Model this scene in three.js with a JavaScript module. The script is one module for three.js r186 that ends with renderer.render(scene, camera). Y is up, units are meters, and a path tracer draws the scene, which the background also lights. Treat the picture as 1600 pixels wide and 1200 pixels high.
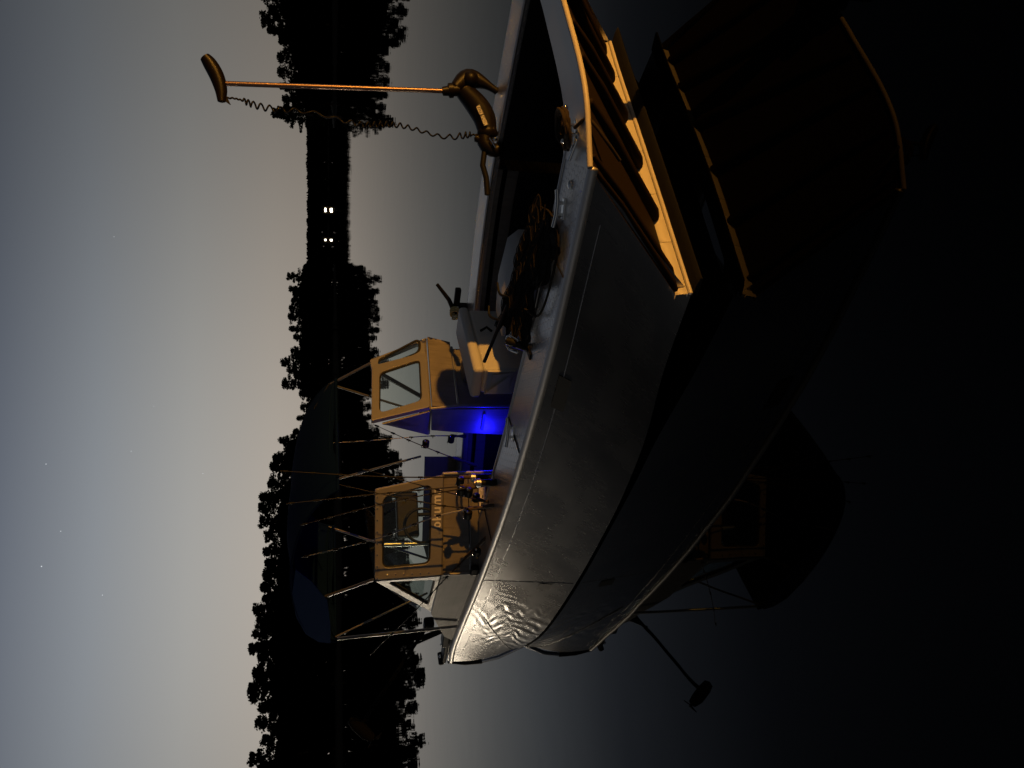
import * as THREE from 'three';
import { RoundedBoxGeometry } from 'three/addons/geometries/RoundedBoxGeometry.js';
import { mergeGeometries } from 'three/addons/utils/BufferGeometryUtils.js';
import { TextGeometry } from 'three/addons/geometries/TextGeometry.js';
import { FontLoader } from 'three/addons/loaders/FontLoader.js';
import { RectAreaLightUniformsLib } from 'three/addons/lights/RectAreaLightUniformsLib.js';

// ---------------------------------------------------------------- camera, sky, lights, exposure
const scene = new THREE.Scene();
const camera = new THREE.PerspectiveCamera(53.13, 4 / 3, 0.05, 6000);
camera.position.set(0, 2.4, 0);
const PITCH = Math.atan(292 / 1200);
camera.up.set(1, 0, 0);                                   // the phone was held sideways: world up is the picture's left
camera.lookAt(0, 2.4 - Math.sin(PITCH), -Math.cos(PITCH));

const renderer = new THREE.WebGLRenderer({ antialias: true });
renderer.toneMapping = THREE.LinearToneMapping;
renderer.toneMappingExposure = 1;
renderer.shadowMap.enabled = true;
RectAreaLightUniformsLib.init();

function skyTexture() {
  const W = 1024, H = 512, d = new Float32Array(W * H * 4);
  const stops = [[-90, .02, .02, .02], [-2, .3, .25, .21], [0, .385, .335, .285], [3.5, .39, .35, .305], [8.9, .33, .325, .31], [14.7, .225, .243, .265], [20, .118, .134, .165], [30, .06, .07, .092], [55, .045, .052, .068], [90, .04, .046, .06]];
  for (let j = 0; j < H; j++) {
    const el = ((j + .5) / H - .5) * 180;
    let k = 0; while (k < stops.length - 2 && el > stops[k + 1][0]) k++;
    const a = stops[k], b = stops[k + 1], f = Math.min(1, Math.max(0, (el - a[0]) / (b[0] - a[0])));
    for (let i = 0; i < W; i++) {
      let az = ((i + .5) / W - .25) * 360; if (az > 180) az -= 360;
      let da = az + 13; if (da > 180) da -= 360; if (da < -180) da += 360;
      const g = .29 + .8 * Math.exp(-Math.pow(da / 28, 2)), o = (j * W + i) * 4;   // glow of a far town low on the left
      for (let c = 0; c < 3; c++) d[o + c] = (a[c + 1] + (b[c + 1] - a[c + 1]) * f) * g;
      d[o + 3] = 1;
    }
  }
  const t = new THREE.DataTexture(d, W, H, THREE.RGBAFormat, THREE.FloatType);
  t.mapping = THREE.EquirectangularReflectionMapping; t.magFilter = t.minFilter = THREE.LinearFilter; t.needsUpdate = true;
  return t;
}
scene.background = skyTexture();
scene.environment = scene.background;

const moon = new THREE.DirectionalLight(0xfff4e6, .004);     // a night sky: hardly any direct light
moon.position.set(-60, 90, -40); moon.castShadow = true; moon.shadow.radius = 30;
Object.assign(moon.shadow.camera, { left: -20, right: 20, top: 20, bottom: -20, near: 1, far: 300 });
scene.add(moon);

const SODIUM = new THREE.Color().setRGB(1, .43, .06);
const LAMP_POS = [9.2, 1.1, 1.6];

// ---------------------------------------------------------------- helpers
let seed = 7;
const rnd = () => { seed = (seed + 0x6d2b79f5) | 0; let t = Math.imul(seed ^ (seed >>> 15), 1 | seed); t = (t + Math.imul(t ^ (t >>> 7), 61 | t)) ^ t; return ((t ^ (t >>> 14)) >>> 0) / 4294967296; };
const rr = (a, b) => a + (b - a) * rnd();
const lin = (r, g, b) => new THREE.Color().setRGB(r, g, b);
const V = (s, t, z) => new THREE.Vector3(s, z, t);          // boat frame: forward, to starboard, up
const W3 = (x, y, z) => new THREE.Vector3(x, y, z);
const THETA = 51.5 * Math.PI / 180, YAW = Math.PI / 2 + THETA, ORIGIN = W3(1.17, 0, -3.96);
const toWorld = (v) => v.clone().applyAxisAngle(W3(0, 1, 0), YAW).add(ORIGIN);
const taken = {}, bases = new Map();
function numbered(n) { taken[n] = (taken[n] ?? -1) + 1; return taken[n] ? n + '_' + String(taken[n]).padStart(3, '0') : n; }
function thing(name, label, category, base, { group, world } = {}) {
  const o = new THREE.Group(); o.name = numbered(name); scene.add(o);
  o.position.copy(world ? base : toWorld(base)); if (!world) o.rotation.y = YAW;
  o.userData = { label, category }; if (group) o.userData.group = group;
  bases.set(o, base.clone());
  return o;
}
function part(parent, name, geo, mat, label) {
  const b = bases.get(parent); const g = Array.isArray(geo) ? merge(geo) : geo;
  g.translate(-b.x, -b.y, -b.z);
  const m = new THREE.Mesh(g, mat); m.name = name; m.castShadow = m.receiveShadow = true;
  if (label) m.userData.label = label;
  parent.add(m); bases.set(m, b); return m;
}
function struct(name, geo, mat) { const m = new THREE.Mesh(geo, mat); m.name = name; m.userData.kind = 'structure'; m.castShadow = m.receiveShadow = true; scene.add(m); return m; }
function merge(list) { return mergeGeometries(list.map((g) => { const n = g.index ? g.toNonIndexed() : g; for (const k of Object.keys(n.attributes)) if (!['position', 'normal', 'uv'].includes(k)) n.deleteAttribute(k); return n; })); }
function smooth(pts, n) { return new THREE.CatmullRomCurve3(pts, false, 'centripetal').getPoints(n); }
function sweep(pts, r, sides = 8) {                          // tube along a polyline, a radius for each point or one for all
  const n = pts.length, R = (i) => (Array.isArray(r) ? r[0] + (r[1] - r[0]) * i / (n - 1) : typeof r === 'function' ? r(i / (n - 1)) : r);
  const pos = [], nor = [], uv = [], idx = [];
  let up = W3(.13, .97, .21).normalize(), len = 0;
  for (let i = 0; i < n; i++) {
    const t = pts[Math.min(n - 1, i + 1)].clone().sub(pts[Math.max(0, i - 1)]).normalize();
    if (Math.abs(up.dot(t)) > .95) up.set(.9, .1, .4);
    const a = up.clone().sub(t.clone().multiplyScalar(up.dot(t))).normalize(), b = t.clone().cross(a); up.copy(a);
    if (i) len += pts[i].distanceTo(pts[i - 1]);
    for (let k = 0; k <= sides; k++) {
      const w = k / sides * Math.PI * 2, d = a.clone().multiplyScalar(Math.cos(w)).addScaledVector(b, Math.sin(w));
      pos.push(...pts[i].clone().addScaledVector(d, R(i)).toArray()); nor.push(...d.toArray()); uv.push(len, k / sides);
    }
  }
  for (let i = 0; i < n - 1; i++) for (let k = 0; k < sides; k++) { const q = i * (sides + 1) + k; idx.push(q, q + 1, q + sides + 1, q + 1, q + sides + 2, q + sides + 1); }
  for (const e of [0, n - 1]) {                              // closed ends
    const c = pos.length / 3, t = (e ? pts[n - 1].clone().sub(pts[n - 2]) : pts[0].clone().sub(pts[1])).normalize();
    pos.push(...pts[e].clone().addScaledVector(t, R(e) * .4).toArray()); nor.push(...t.toArray()); uv.push(0, 0);
    for (let k = 0; k < sides; k++) { const i0 = e * (sides + 1) + k; if (e) idx.push(c, i0, i0 + 1); else idx.push(c, i0 + 1, i0); }
  }
  const g = new THREE.BufferGeometry();
  g.setAttribute('position', new THREE.Float32BufferAttribute(pos, 3)); g.setAttribute('normal', new THREE.Float32BufferAttribute(nor, 3)); g.setAttribute('uv', new THREE.Float32BufferAttribute(uv, 2)); g.setIndex(idx);
  return g;
}
function roundPath(P, r, Cls) {                              // polygon with rounded corners as a Shape or Path
  const s = new Cls(), n = P.length;
  for (let i = 0; i < n; i++) {
    const a = P[(i + n - 1) % n], b = P[i], c = P[(i + 1) % n];
    const la = a.distanceTo(b), lc = c.distanceTo(b), rr_ = Math.min(r, la * .45, lc * .45);
    const p = b.clone().lerp(a, rr_ / la), q = b.clone().lerp(c, rr_ / lc);
    if (i === 0) s.moveTo(p.x, p.y); else s.lineTo(p.x, p.y);
    s.quadraticCurveTo(b.x, b.y, q.x, q.y);
  }
  s.closePath(); return s;
}
function plate(pts, thick, { holes = [], r = 0.001, hr = .04, bevel = .004 } = {}) {   // flat panel through 3-D corner points
  const o = pts[0], n = W3(0, 0, 0);
  for (let i = 0; i < pts.length; i++) { const a = pts[i].clone().sub(o), b = pts[(i + 1) % pts.length].clone().sub(o); n.add(a.cross(b)); }
  n.normalize();
  const x = pts[1].clone().sub(o); x.addScaledVector(n, -x.dot(n)).normalize(); const y = n.clone().cross(x);
  const to2 = (p) => { const d = p.clone().sub(o); return new THREE.Vector2(d.dot(x), d.dot(y)); };
  const sh = roundPath(pts.map(to2), r, THREE.Shape);
  for (const h of holes) sh.holes.push(roundPath(h.map(to2), hr, THREE.Path));
  const g = new THREE.ExtrudeGeometry(sh, { depth: Math.max(.001, thick - 2 * bevel), bevelEnabled: bevel > 0, bevelThickness: bevel, bevelSize: bevel, bevelOffset: -bevel, bevelSegments: 2, curveSegments: 5 });
  g.translate(0, 0, -thick / 2 + bevel);
  g.applyMatrix4(new THREE.Matrix4().makeBasis(x, y, n).setPosition(o));
  return g;
}
function rimLoop(pts, r, hr) {                               // closed rounded loop of points
  const o = pts[0], n = pts[1].clone().sub(o).cross(pts[2].clone().sub(o)).normalize(), x = pts[1].clone().sub(o).normalize(), y = n.clone().cross(x);
  const to2 = (p) => { const d = p.clone().sub(o); return new THREE.Vector2(d.dot(x), d.dot(y)); };
  const P = roundPath(pts.map(to2), hr, THREE.Path).getPoints(6).map((q) => o.clone().addScaledVector(x, q.x).addScaledVector(y, q.y));
  return sweep([...P, P[1]], r, 6);
}
function grid(rows, uvs = 1) {                               // surface through rows of points, uv in metres
  const R = rows.length, N = rows[0].length, pos = [], uv = [], idx = [];
  const cum = rows.map((row) => { let l = 0; return row.map((p, i) => (l += i ? p.distanceTo(row[i - 1]) : 0)); });
  for (let j = 0; j < R; j++) for (let i = 0; i < N; i++) {
    pos.push(...rows[j][i].toArray()); let h = 0; for (let k = 1; k <= j; k++) h += rows[k][i].distanceTo(rows[k - 1][i]);
    uv.push(cum[j][i] * uvs, h * uvs);
  }
  for (let j = 0; j < R - 1; j++) for (let i = 0; i < N - 1; i++) { const a = j * N + i; idx.push(a, a + 1, a + N, a + 1, a + N + 1, a + N); }
  const g = new THREE.BufferGeometry(); g.setAttribute('position', new THREE.Float32BufferAttribute(pos, 3)); g.setAttribute('uv', new THREE.Float32BufferAttribute(uv, 2)); g.setIndex(idx); g.computeVertexNormals(); return g;
}
function rbox(c, sx, sy, sz, r = .01, rot) { const g = new RoundedBoxGeometry(sx, sy, sz, 2, r); if (rot) g.applyMatrix4(new THREE.Matrix4().makeRotationFromEuler(new THREE.Euler(...rot))); g.translate(c.x, c.y, c.z); return g; }
function ball(c, rx, ry = rx, rz = rx) { const g = new THREE.SphereGeometry(1, 16, 12); g.scale(rx, ry, rz); g.translate(c.x, c.y, c.z); return g; }
function cyl(a, b, r0, r1 = r0, sides = 12) { return sweep([a, b], [r0, r1], sides); }
const lerp = (a, b, f) => a.clone().lerp(b, f);

// ---------------------------------------------------------------- materials
function noiseTex(size, fn, srgb) {
  const d = new Uint8Array(size * size * 4);
  for (let j = 0; j < size; j++) for (let i = 0; i < size; i++) { const v = fn(i / size, j / size), o = (j * size + i) * 4; const c = Array.isArray(v) ? v : [v, v, v]; for (let k = 0; k < 3; k++) d[o + k] = Math.max(0, Math.min(255, c[k] * 255)); d[o + 3] = 255; }
  const t = new THREE.DataTexture(d, size, size); t.wrapS = t.wrapT = THREE.RepeatWrapping; t.magFilter = THREE.LinearFilter; t.minFilter = THREE.LinearMipmapLinearFilter; t.generateMipmaps = true; if (srgb) t.colorSpace = THREE.SRGBColorSpace; t.needsUpdate = true; return t;
}
const lat = Array.from({ length: 4096 }, () => rnd());
function vnoise(x, y, p) { const xi = Math.floor(x), yi = Math.floor(y), fx = x - xi, fy = y - yi, h = (a, b) => lat[(((a % p) + p) % p * 57 + ((b % p) + p) % p * 131) % 4096], s = (t) => t * t * (3 - 2 * t); const u = s(fx), v = s(fy); return (h(xi, yi) * (1 - u) + h(xi + 1, yi) * u) * (1 - v) + (h(xi, yi + 1) * (1 - u) + h(xi + 1, yi + 1) * u) * v; }
const fbm = (x, y, p, o = 4) => { let a = .5, s = 0, n = 0; for (let k = 0; k < o; k++) { s += a * vnoise(x * p, y * p, p); n += a; a *= .5; p *= 2; } return s / n; };
const std = (c, rough, extra = {}) => new THREE.MeshStandardMaterial({ color: c, roughness: rough, side: THREE.DoubleSide, ...extra });
const cloth = (c, extra = {}) => new THREE.MeshPhysicalMaterial({ color: c, roughness: 1, specularIntensity: .15, side: THREE.DoubleSide, ...extra });
const matte = (c, extra = {}) => new THREE.MeshPhysicalMaterial({ color: c, roughness: .7, specularIntensity: .3, side: THREE.DoubleSide, ...extra });
const rep = (t, x, y) => { const c = t.clone(); c.repeat.set(x, y); c.needsUpdate = true; return c; };

// plating of the hull, laid once over its length: long waves, seams of fine scratches, and dents where the bow plates were rolled
const hullWave = (() => {
  const W = 2048, H = 512, d = new Float32Array(W * H * 4);
  for (let j = 0; j < H; j++) for (let i = 0; i < W; i++) {
    const x = i / W * 7.6, y = j / H * 1.25, o = (j * W + i) * 4;
    const m = Math.max(0, Math.min(1, (x - 4.3) / .6)) * Math.max(0, Math.min(1, (6.5 - x) / .8)) * Math.max(.12, Math.min(1, (y - .08) / .3));
    const warp = .55 * vnoise(x * 1.7 + 9, y * 3.3, 64) + .16 * vnoise(x * 5, y * 11, 64) + .28 * y;
    const dents = .5 + .5 * Math.sin((x * .9 + warp) * 32) * (.35 + .65 * vnoise(x * 4 + 3, y * 5, 64));
    const v = .3 * fbm(x / 7.6, y / 7.6, 7, 1) + .74 * m * dents;
    d[o] = d[o + 1] = d[o + 2] = v; d[o + 3] = 1;
  }
  const t = new THREE.DataTexture(d, W, H, THREE.RGBAFormat, THREE.FloatType); t.wrapS = t.wrapT = THREE.RepeatWrapping; t.magFilter = THREE.LinearFilter; t.minFilter = THREE.LinearMipmapLinearFilter; t.generateMipmaps = true; t.repeat.set(1 / 7.6, 1 / 1.25); t.needsUpdate = true; return t;
})();
const scuff = noiseTex(512, (x, y) => .35 + .3 * fbm(x, y, 6, 5) + .35 * Math.pow(vnoise(x * 8, y * 128, 128), 3));
const grime = noiseTex(512, (x, y) => { const v = .72 + .28 * fbm(x, y, 4, 5) - .22 * Math.pow(Math.max(0, fbm(x + .4, y + .2, 7, 4) - .45), 1) - .12 * Math.pow(vnoise(x * 90, y * 7, 90), 4); return [v, v * .98, v * .95]; }, true);
const ripple = (() => { const N = 512, d = new Float32Array(N * N * 4); for (let j = 0; j < N; j++) for (let i = 0; i < N; i++) { const x = i / N, y = j / N, v = .6 * fbm(x, y, 5, 2) + .4 * fbm(x, y, 17, 2); d.set([v, v, v, 1], (j * N + i) * 4); } const t = new THREE.DataTexture(d, N, N, THREE.RGBAFormat, THREE.FloatType); t.wrapS = t.wrapT = THREE.RepeatWrapping; t.magFilter = t.minFilter = THREE.LinearFilter; t.needsUpdate = true; return t; })();
const scuffRough = noiseTex(512, (x, y) => .68 + .24 * fbm(x, y, 5, 5) + .05 * Math.pow(vnoise(x * 128, y * 6, 128), 2));
const grain = noiseTex(256, (x, y) => fbm(x, y, 32, 3));
const tread = noiseTex(256, (x, y) => { const u = x * 8, v = y * 8, cu = u - Math.floor(u) - .5, cv = v - Math.floor(v) - .5, odd = (Math.floor(u) + Math.floor(v)) & 1; const a = (cu + (odd ? cv : -cv)) * .7, b = (cu - (odd ? cv : -cv)) * .7; return Math.abs(a) < .34 && Math.abs(b) < .11 ? 1 : 0; });
const M = {
  hull: new THREE.MeshStandardMaterial({ color: lin(.56, .56, .57), metalness: 1, roughness: .34, bumpMap: hullWave, bumpScale: .009, roughnessMap: rep(scuffRough, .6, .6), side: THREE.DoubleSide }),
  alu: std(lin(.62, .61, .6), .36, { metalness: 1, bumpMap: rep(scuff, 2, 2), bumpScale: .0006 }),
  rail: std(lin(.74, .73, .72), .5, { metalness: .7, bumpMap: rep(scuff, 2, 2), bumpScale: .0004 }),
  darkAlu: std(lin(.16, .16, .17), .4, { metalness: .8 }),
  bright: std(lin(.72, .71, .7), .36, { metalness: 1 }),
  tread: std(lin(.56, .55, .55), .32, { metalness: .85, bumpMap: rep(tread, 3, 3), bumpScale: .012 }),
  paint: std(lin(.28, .268, .255), .6, { bumpMap: rep(grain, 3, 3), bumpScale: .0004, map: rep(grime, .7, .7) }),
  frame: std(lin(.26, .255, .25), .5, { metalness: .35 }),
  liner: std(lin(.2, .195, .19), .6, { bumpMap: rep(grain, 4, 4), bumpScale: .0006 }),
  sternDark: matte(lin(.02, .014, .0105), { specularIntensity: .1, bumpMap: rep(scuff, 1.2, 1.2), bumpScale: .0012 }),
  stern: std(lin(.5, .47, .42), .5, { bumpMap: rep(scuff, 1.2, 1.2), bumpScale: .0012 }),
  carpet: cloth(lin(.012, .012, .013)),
  podBlack: matte(lin(.004, .004, .004), { roughness: .85, specularIntensity: .08 }),
  black: matte(lin(.009, .009, .009), { roughness: .5 }),
  rubber: std(lin(.01, .01, .01), .8),
  motor: matte(lin(.006, .0045, .004), { roughness: .42, specularIntensity: .35 }),
  vinyl: std(lin(.5, .5, .5), .5, { bumpMap: rep(grain, 5, 5), bumpScale: .0006 }),
  canvas: cloth(lin(.003, .009, .034), { specularIntensity: .03, bumpMap: rep(grain, 14, 14), bumpScale: .0008 }),
  flap: cloth(lin(.02, .045, .12), { specularIntensity: .1, bumpMap: rep(grain, 14, 14), bumpScale: .0008 }),
  cork: std(lin(.07, .045, .03), .8),
  rod: matte(lin(.022, .019, .018), { roughness: .4 }),
  rodPale: std(lin(.3, .29, .28), .35),
  darkRope: cloth(lin(.03, .022, .016), { specularIntensity: .4 }),
  rope: std(lin(.55, .45, .2), .9),
  net: cloth(lin(.02, .017, .014)),
  white: std(lin(.75, .74, .7), .6),
  decal: std(lin(.03, .03, .032), .6),
  chrome: std(lin(.8, .8, .78), .12, { metalness: 1 }),
  glass: new THREE.MeshPhysicalMaterial({ color: lin(.9, .95, .93), roughness: .03, transmission: 1, thickness: 0, ior: 1.5, side: THREE.DoubleSide }),
  wood: std(lin(.16, .11, .07), .85, { bumpMap: rep(scuff, 1, 1), bumpScale: .002 }),
  bark: std(lin(.05, .04, .03), 1),
  leaf: [cloth(lin(.03, .045, .02)), cloth(lin(.036, .05, .022)), cloth(lin(.024, .038, .018))],
  soil: cloth(lin(.04, .035, .028)),
  led: new THREE.MeshStandardMaterial({ color: 0x050510, emissive: lin(.006, .006, 1), emissiveIntensity: 1 }),
};

// ---------------------------------------------------------------- water and land
const water = struct('water', new THREE.CircleGeometry(2500, 96).rotateX(-Math.PI / 2), new THREE.MeshPhysicalMaterial({ color: lin(.0006, .0008, .001), roughness: .012, ior: 1.333, metalness: 0, specularIntensity: .4, bumpMap: rep(ripple, 5000 / 9, 5000 / 9), bumpScale: .0022 }));

const TOPS = [[-31, 4.6], [-28, 4.9], [-25.43, 4.49], [-23.58, 4.28], [-21.59, 4.9], [-20.05, 4.47], [-18.39, 5.01], [-16.94, 5.17], [-15.51, 4.75], [-13.39, 4.63], [-11.68, 4.15], [-9.9, 4.6], [-8.59, 4.19], [-6.81, 3.95], [-4.55, 3.88], [-3.89, 2.8], [-2.3, 1.7], [-.92, 1.79], [0, 2.89], [1.83, 2.8], [3.67, 2.31], [5.49, 2.57], [7.3, 2.65], [8.1, 2.3]];
const TOPS_R = [[16.6, 1.2], [18.1, 1.3], [18.5, 2.7], [18.9, 3.9], [19.2, 3.7], [19.6, 2.5], [19.9, 2.84], [20.57, 3.08], [21.75, 3.13], [23.29, 3.34], [24.39, 3.79], [25.5, 3.83], [27.66, 4.03], [30, 4.1], [33, 3.6]];
const at = (T, a) => { let k = 0; while (k < T.length - 2 && a > T[k + 1][0]) k++; const f = (a - T[k][0]) / (T[k + 1][0] - T[k][0]); return T[k][1] + (T[k + 1][1] - T[k][1]) * f; };
const pol = (az, D) => W3(Math.sin(az * Math.PI / 180) * D, 0, -Math.cos(az * Math.PI / 180) * D);
const DL = (az) => 150 + Math.max(0, az + 8) * 3.2, DR = () => 215, DF = 620;
function bank(name, a0, a1, D, depth, h) {                   // low shore under the trees
  const rows = [[], [], [], []];
  for (let i = 0; i <= 60; i++) { const az = a0 + (a1 - a0) * i / 60, d = D(az), e = rnd() * .8; const edge = Math.min(1, Math.min(i, 60 - i) / 4);
    rows[0].push(pol(az, d + e).setY(-.3)); rows[1].push(pol(az, d + e + 1.2).setY(.5 * edge + rnd() * .2)); rows[2].push(pol(az, d + depth * .4).setY(h * edge + rnd() * .3)); rows[3].push(pol(az, d + depth).setY(h * 1.1 * edge)); }
  struct(name, grid(rows), M.soil);
}
bank('shore', -62, 8.6, DL, 40, 1.2); bank('shore_far', 4, 25, () => DF, 60, 1.5); bank('shore_right', 18, 62, DR, 40, 1.2);

function leafGeo(clumps, perClump, size) {
  const pos = [], nor = [];
  const n = W3(), a = W3(), b = W3(), c = W3();
  for (const k of clumps) for (let i = 0; i < perClump; i++) {
    n.set(rr(-1, 1), rr(-1, 1), rr(-1, 1)).normalize();
    c.set(rr(-1, 1), rr(-1, 1), rr(-1, 1)); if (c.length() > 1) c.normalize();
    c.multiply(W3(k.r, k.r * .62, k.r)).add(k.p);
    a.set(rr(-1, 1), rr(-1, 1), rr(-1, 1)).cross(n).normalize(); b.copy(n).cross(a);
    const s = size * rr(.6, 1.3), l = s * 1.6;
    const p = [c.clone().addScaledVector(a, -l / 2), c.clone().addScaledVector(b, s / 2), c.clone().addScaledVector(a, l / 2), c.clone().addScaledVector(b, -s / 2)];
    for (const q of [0, 1, 2, 0, 2, 3]) { pos.push(p[q].x, p[q].y, p[q].z); nor.push(n.x, n.y, n.z); }
  }
  const g = new THREE.BufferGeometry(); g.setAttribute('position', new THREE.Float32BufferAttribute(pos, 3)); g.setAttribute('normal', new THREE.Float32BufferAttribute(nor, 3)); return g;
}
function makeTree(kind) {                                    // a tree 10 m tall with its base at the origin
  const clumps = [], limbs = [], w = kind % 3 === 1 ? 1.75 : 2.3;
  const lean = rr(-.4, .4);
  limbs.push(sweep(smooth([W3(0, -.3, 0), W3(lean * .3, 3, 0), W3(lean, 6.5, .2), W3(lean * 1.2, 9.4, .1)], 8), (f) => .2 * (1 - f) + .025, 6));
  const N = 34;
  for (let i = 0; i < N; i++) {
    const f = i / (N - 1), y = 1.2 + 8.3 * f, ang = i * 2.4 + rr(-.4, .4);
    const prof = kind % 3 === 1 ? (1 - f) * 1 + .12 : Math.sin(Math.PI * Math.min(1, (.18 + f * .82))) * .9 + .16;
    const L = w * prof * rr(.55, 1.2), tip = W3(Math.cos(ang) * L + lean * f, y + L * rr(-.15, .35), Math.sin(ang) * L);
    const root = W3(lean * f, y - .3, 0);
    if (i % 2 === 0) limbs.push(sweep([root, lerp(root, tip, .5).add(W3(0, .15, 0)), tip], [.06, .02], 4));
    for (let k = 0; k < 3; k++) { const q = lerp(root, tip, .45 + .28 * k); q.add(W3(rr(-.2, .2), rr(-.2, .2), rr(-.2, .2))); clumps.push({ p: q, r: rr(.34, .7) * (1 - .12 * k) }); }
  }
  clumps.push({ p: W3(lean * 1.2, 9.45, .1), r: .42 }, { p: W3(lean * 1.1, 9.0, 0), r: .55 });
  return { crown: leafGeo(clumps, 34, .23), trunk: merge(limbs), lean };
}
const protos = [0, 1, 2, 3, 4, 5].map(makeTree);
function tree(az, D, H, k, label, group) {
  const o = thing('shore_tree', label, 'tree', pol(az, D), { group, world: true }), p = protos[k % 6];
  const sc = H / 9.85; o.scale.set(sc * rr(.9, 1.25), sc, sc * rr(.9, 1.25)); o.rotation.y = rr(0, 6.28); o.position.y = .4;
  for (const [n, g, m] of [['crown', p.crown, M.leaf[k % 3]], ['trunk', p.trunk, M.bark]]) { const q = new THREE.Mesh(g, m); q.name = n; q.castShadow = q.receiveShadow = true; o.add(q); }
}
const heightAt = (T, az, D) => 2 + D * Math.tan(at(T, az) * Math.PI / 180);
for (const [T, D, a0, a1, step, lab, grp] of [
  [TOPS, DL, -30.5, -4.2, .85, 'tall black tree in the high grove behind the bow, left of the windshields', 'trees of the high grove behind the bow'],
  [TOPS, DL, -4.1, 8.2, .8, 'black tree in the lower grove across the water behind the starboard windshield', 'trees of the lower grove behind the windshield'],
  [TOPS_R, DR, 18.75, 32, .8, 'black tree in the right grove behind the upended trolling motor', 'trees of the right grove behind the trolling motor']]) {
  let k = 0;
  for (let az = a0; az < a1; az += step * rr(.75, 1.25), k++) { const d = D(az) + rr(3, 9), lone = az > 18.6 && az < 19.6; tree(az, d, heightAt(T, az, d) * (lone ? 1.02 : rr(.9, 1.09)), k * 5 + (k >> 2), T === TOPS_R && k === 0 ? 'slender black tree at the left end of the right grove, behind the coiled cord' : lab, grp); }
  for (let az = a0; az < a1; az += step * 1.5 * rr(.8, 1.2), k++) { const d = D(az) + rr(14, 22); tree(az, d, heightAt(T, az, d) * rr(.72, .9), k * 3, lab, grp); }
}
{ // undergrowth along the near shores and the far wood: nobody could count them
  const mk = (name, label, a0, a1, D, hf, size, n, per) => {
    const clumps = []; for (let i = 0; i < n; i++) { const az = rr(a0, a1), d = D(az) + rr(2, 10), h = hf(az, d); clumps.push({ p: pol(az, d).setY(Math.pow(rnd(), .8) * h * .95), r: size * rr(1.2, 2.2) }); }
    const m = new THREE.Mesh(leafGeo(clumps, per, size), M.leaf[2]); m.name = name; m.userData = { label, category: 'bushes', kind: 'stuff' }; m.castShadow = m.receiveShadow = true; scene.add(m);
  };
  mk('undergrowth', 'dark undergrowth along the shore behind the bow and windshields', -31, 8.5, DL, (a, d) => heightAt(TOPS, a, d) * .78, .6, 2600, 26);
  mk('undergrowth_right', 'dark undergrowth on the right shore behind the trolling motor', 19.9, 33, DR, (a, d) => heightAt(TOPS_R, a, d) * .74, .75, 1400, 24);
  mk('far_forest', 'low black forest along the far shore with two lights', 7.6, 21, () => DF, (a, d) => 2 + d * Math.tan(1.22 * Math.PI / 180), 1.5, 1600, 26);
}
// lit cabins on the far shore
for (const [az, w, lab, e] of [[12.42, 2.8, 'brighter lit cabin on the far shore, the higher one in the photo', 9], [10.33, 1.3, 'smaller lit cabin on the far shore nearer to the windshield', 8]]) {
  const p = pol(az, DF - 3), o = thing('shore_cabin', lab, 'cabin', p, { world: true }); o.rotation.y = -az * Math.PI / 180; bases.set(o, W3(0, 0, 0));
  part(o, 'wall', rbox(W3(0, 1.9, -3.2), w + 3, 3.4, 5, .05), M.wood); part(o, 'roof', plate([W3(-w / 2 - 2, 3.6, -.4), W3(w / 2 + 2, 3.6, -.4), W3(w / 2 + 2, 5, -3.2), W3(-w / 2 - 2, 5, -3.2)], .15), M.soil);
  part(o, 'deck', rbox(W3(0, .2, .1), w + 3, .25, 2.6, .03), M.wood);
  part(o, 'window', rbox(W3(0, 2.2, -.66), w, 1.3, .05, .01), new THREE.MeshStandardMaterial({ color: 0x111111, emissive: lin(1, .9, .68), emissiveIntensity: e }));
  const l = new THREE.RectAreaLight(lin(1, .9, .68), e, w, 1.3); l.position.set(0, 2.2, -.6); l.lookAt(0, 2.2, 5); o.add(l); l.name = 'window_light'; l.rotation.set(0, Math.PI, 0);
}
for (const [az, el, r, lab] of [[9.94, 13.52, .5, 'faint star alone in the sky above the two shore lights'], [-4.59, 12.66, .6, 'faint star above the middle of the boat canopy'], [-6.24, 8.2, .6, 'lowest star, close above the trees by the canopy'], [-5.34, 17.5, .75, 'small star high above the canopy, nearer the stern of the upper pair'], [-9.79, 16.53, .75, 'small star high above the canopy, nearer the bow of the upper pair'], [-12.01, 17.45, 1.0, 'brightest star, high above the high grove'], [-14.06, 13.98, .7, 'star nearest the bow, above the high grove'], [-1.54, 11.34, .5, 'faint star above the stern end of the canopy']]) {
  const D = 2200, p = pol(az, D * Math.cos(el * Math.PI / 180)).setY(2.4 + D * Math.sin(el * Math.PI / 180));
  const m = new THREE.Mesh(new THREE.IcosahedronGeometry(r * 1.5, 1), new THREE.MeshStandardMaterial({ color: 0, emissive: lin(.9, .95, 1), emissiveIntensity: .75 }));
  m.name = numbered('star'); m.position.copy(p); m.userData = { label: lab, category: 'star', group: 'stars in the night sky' }; scene.add(m);
}

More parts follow.
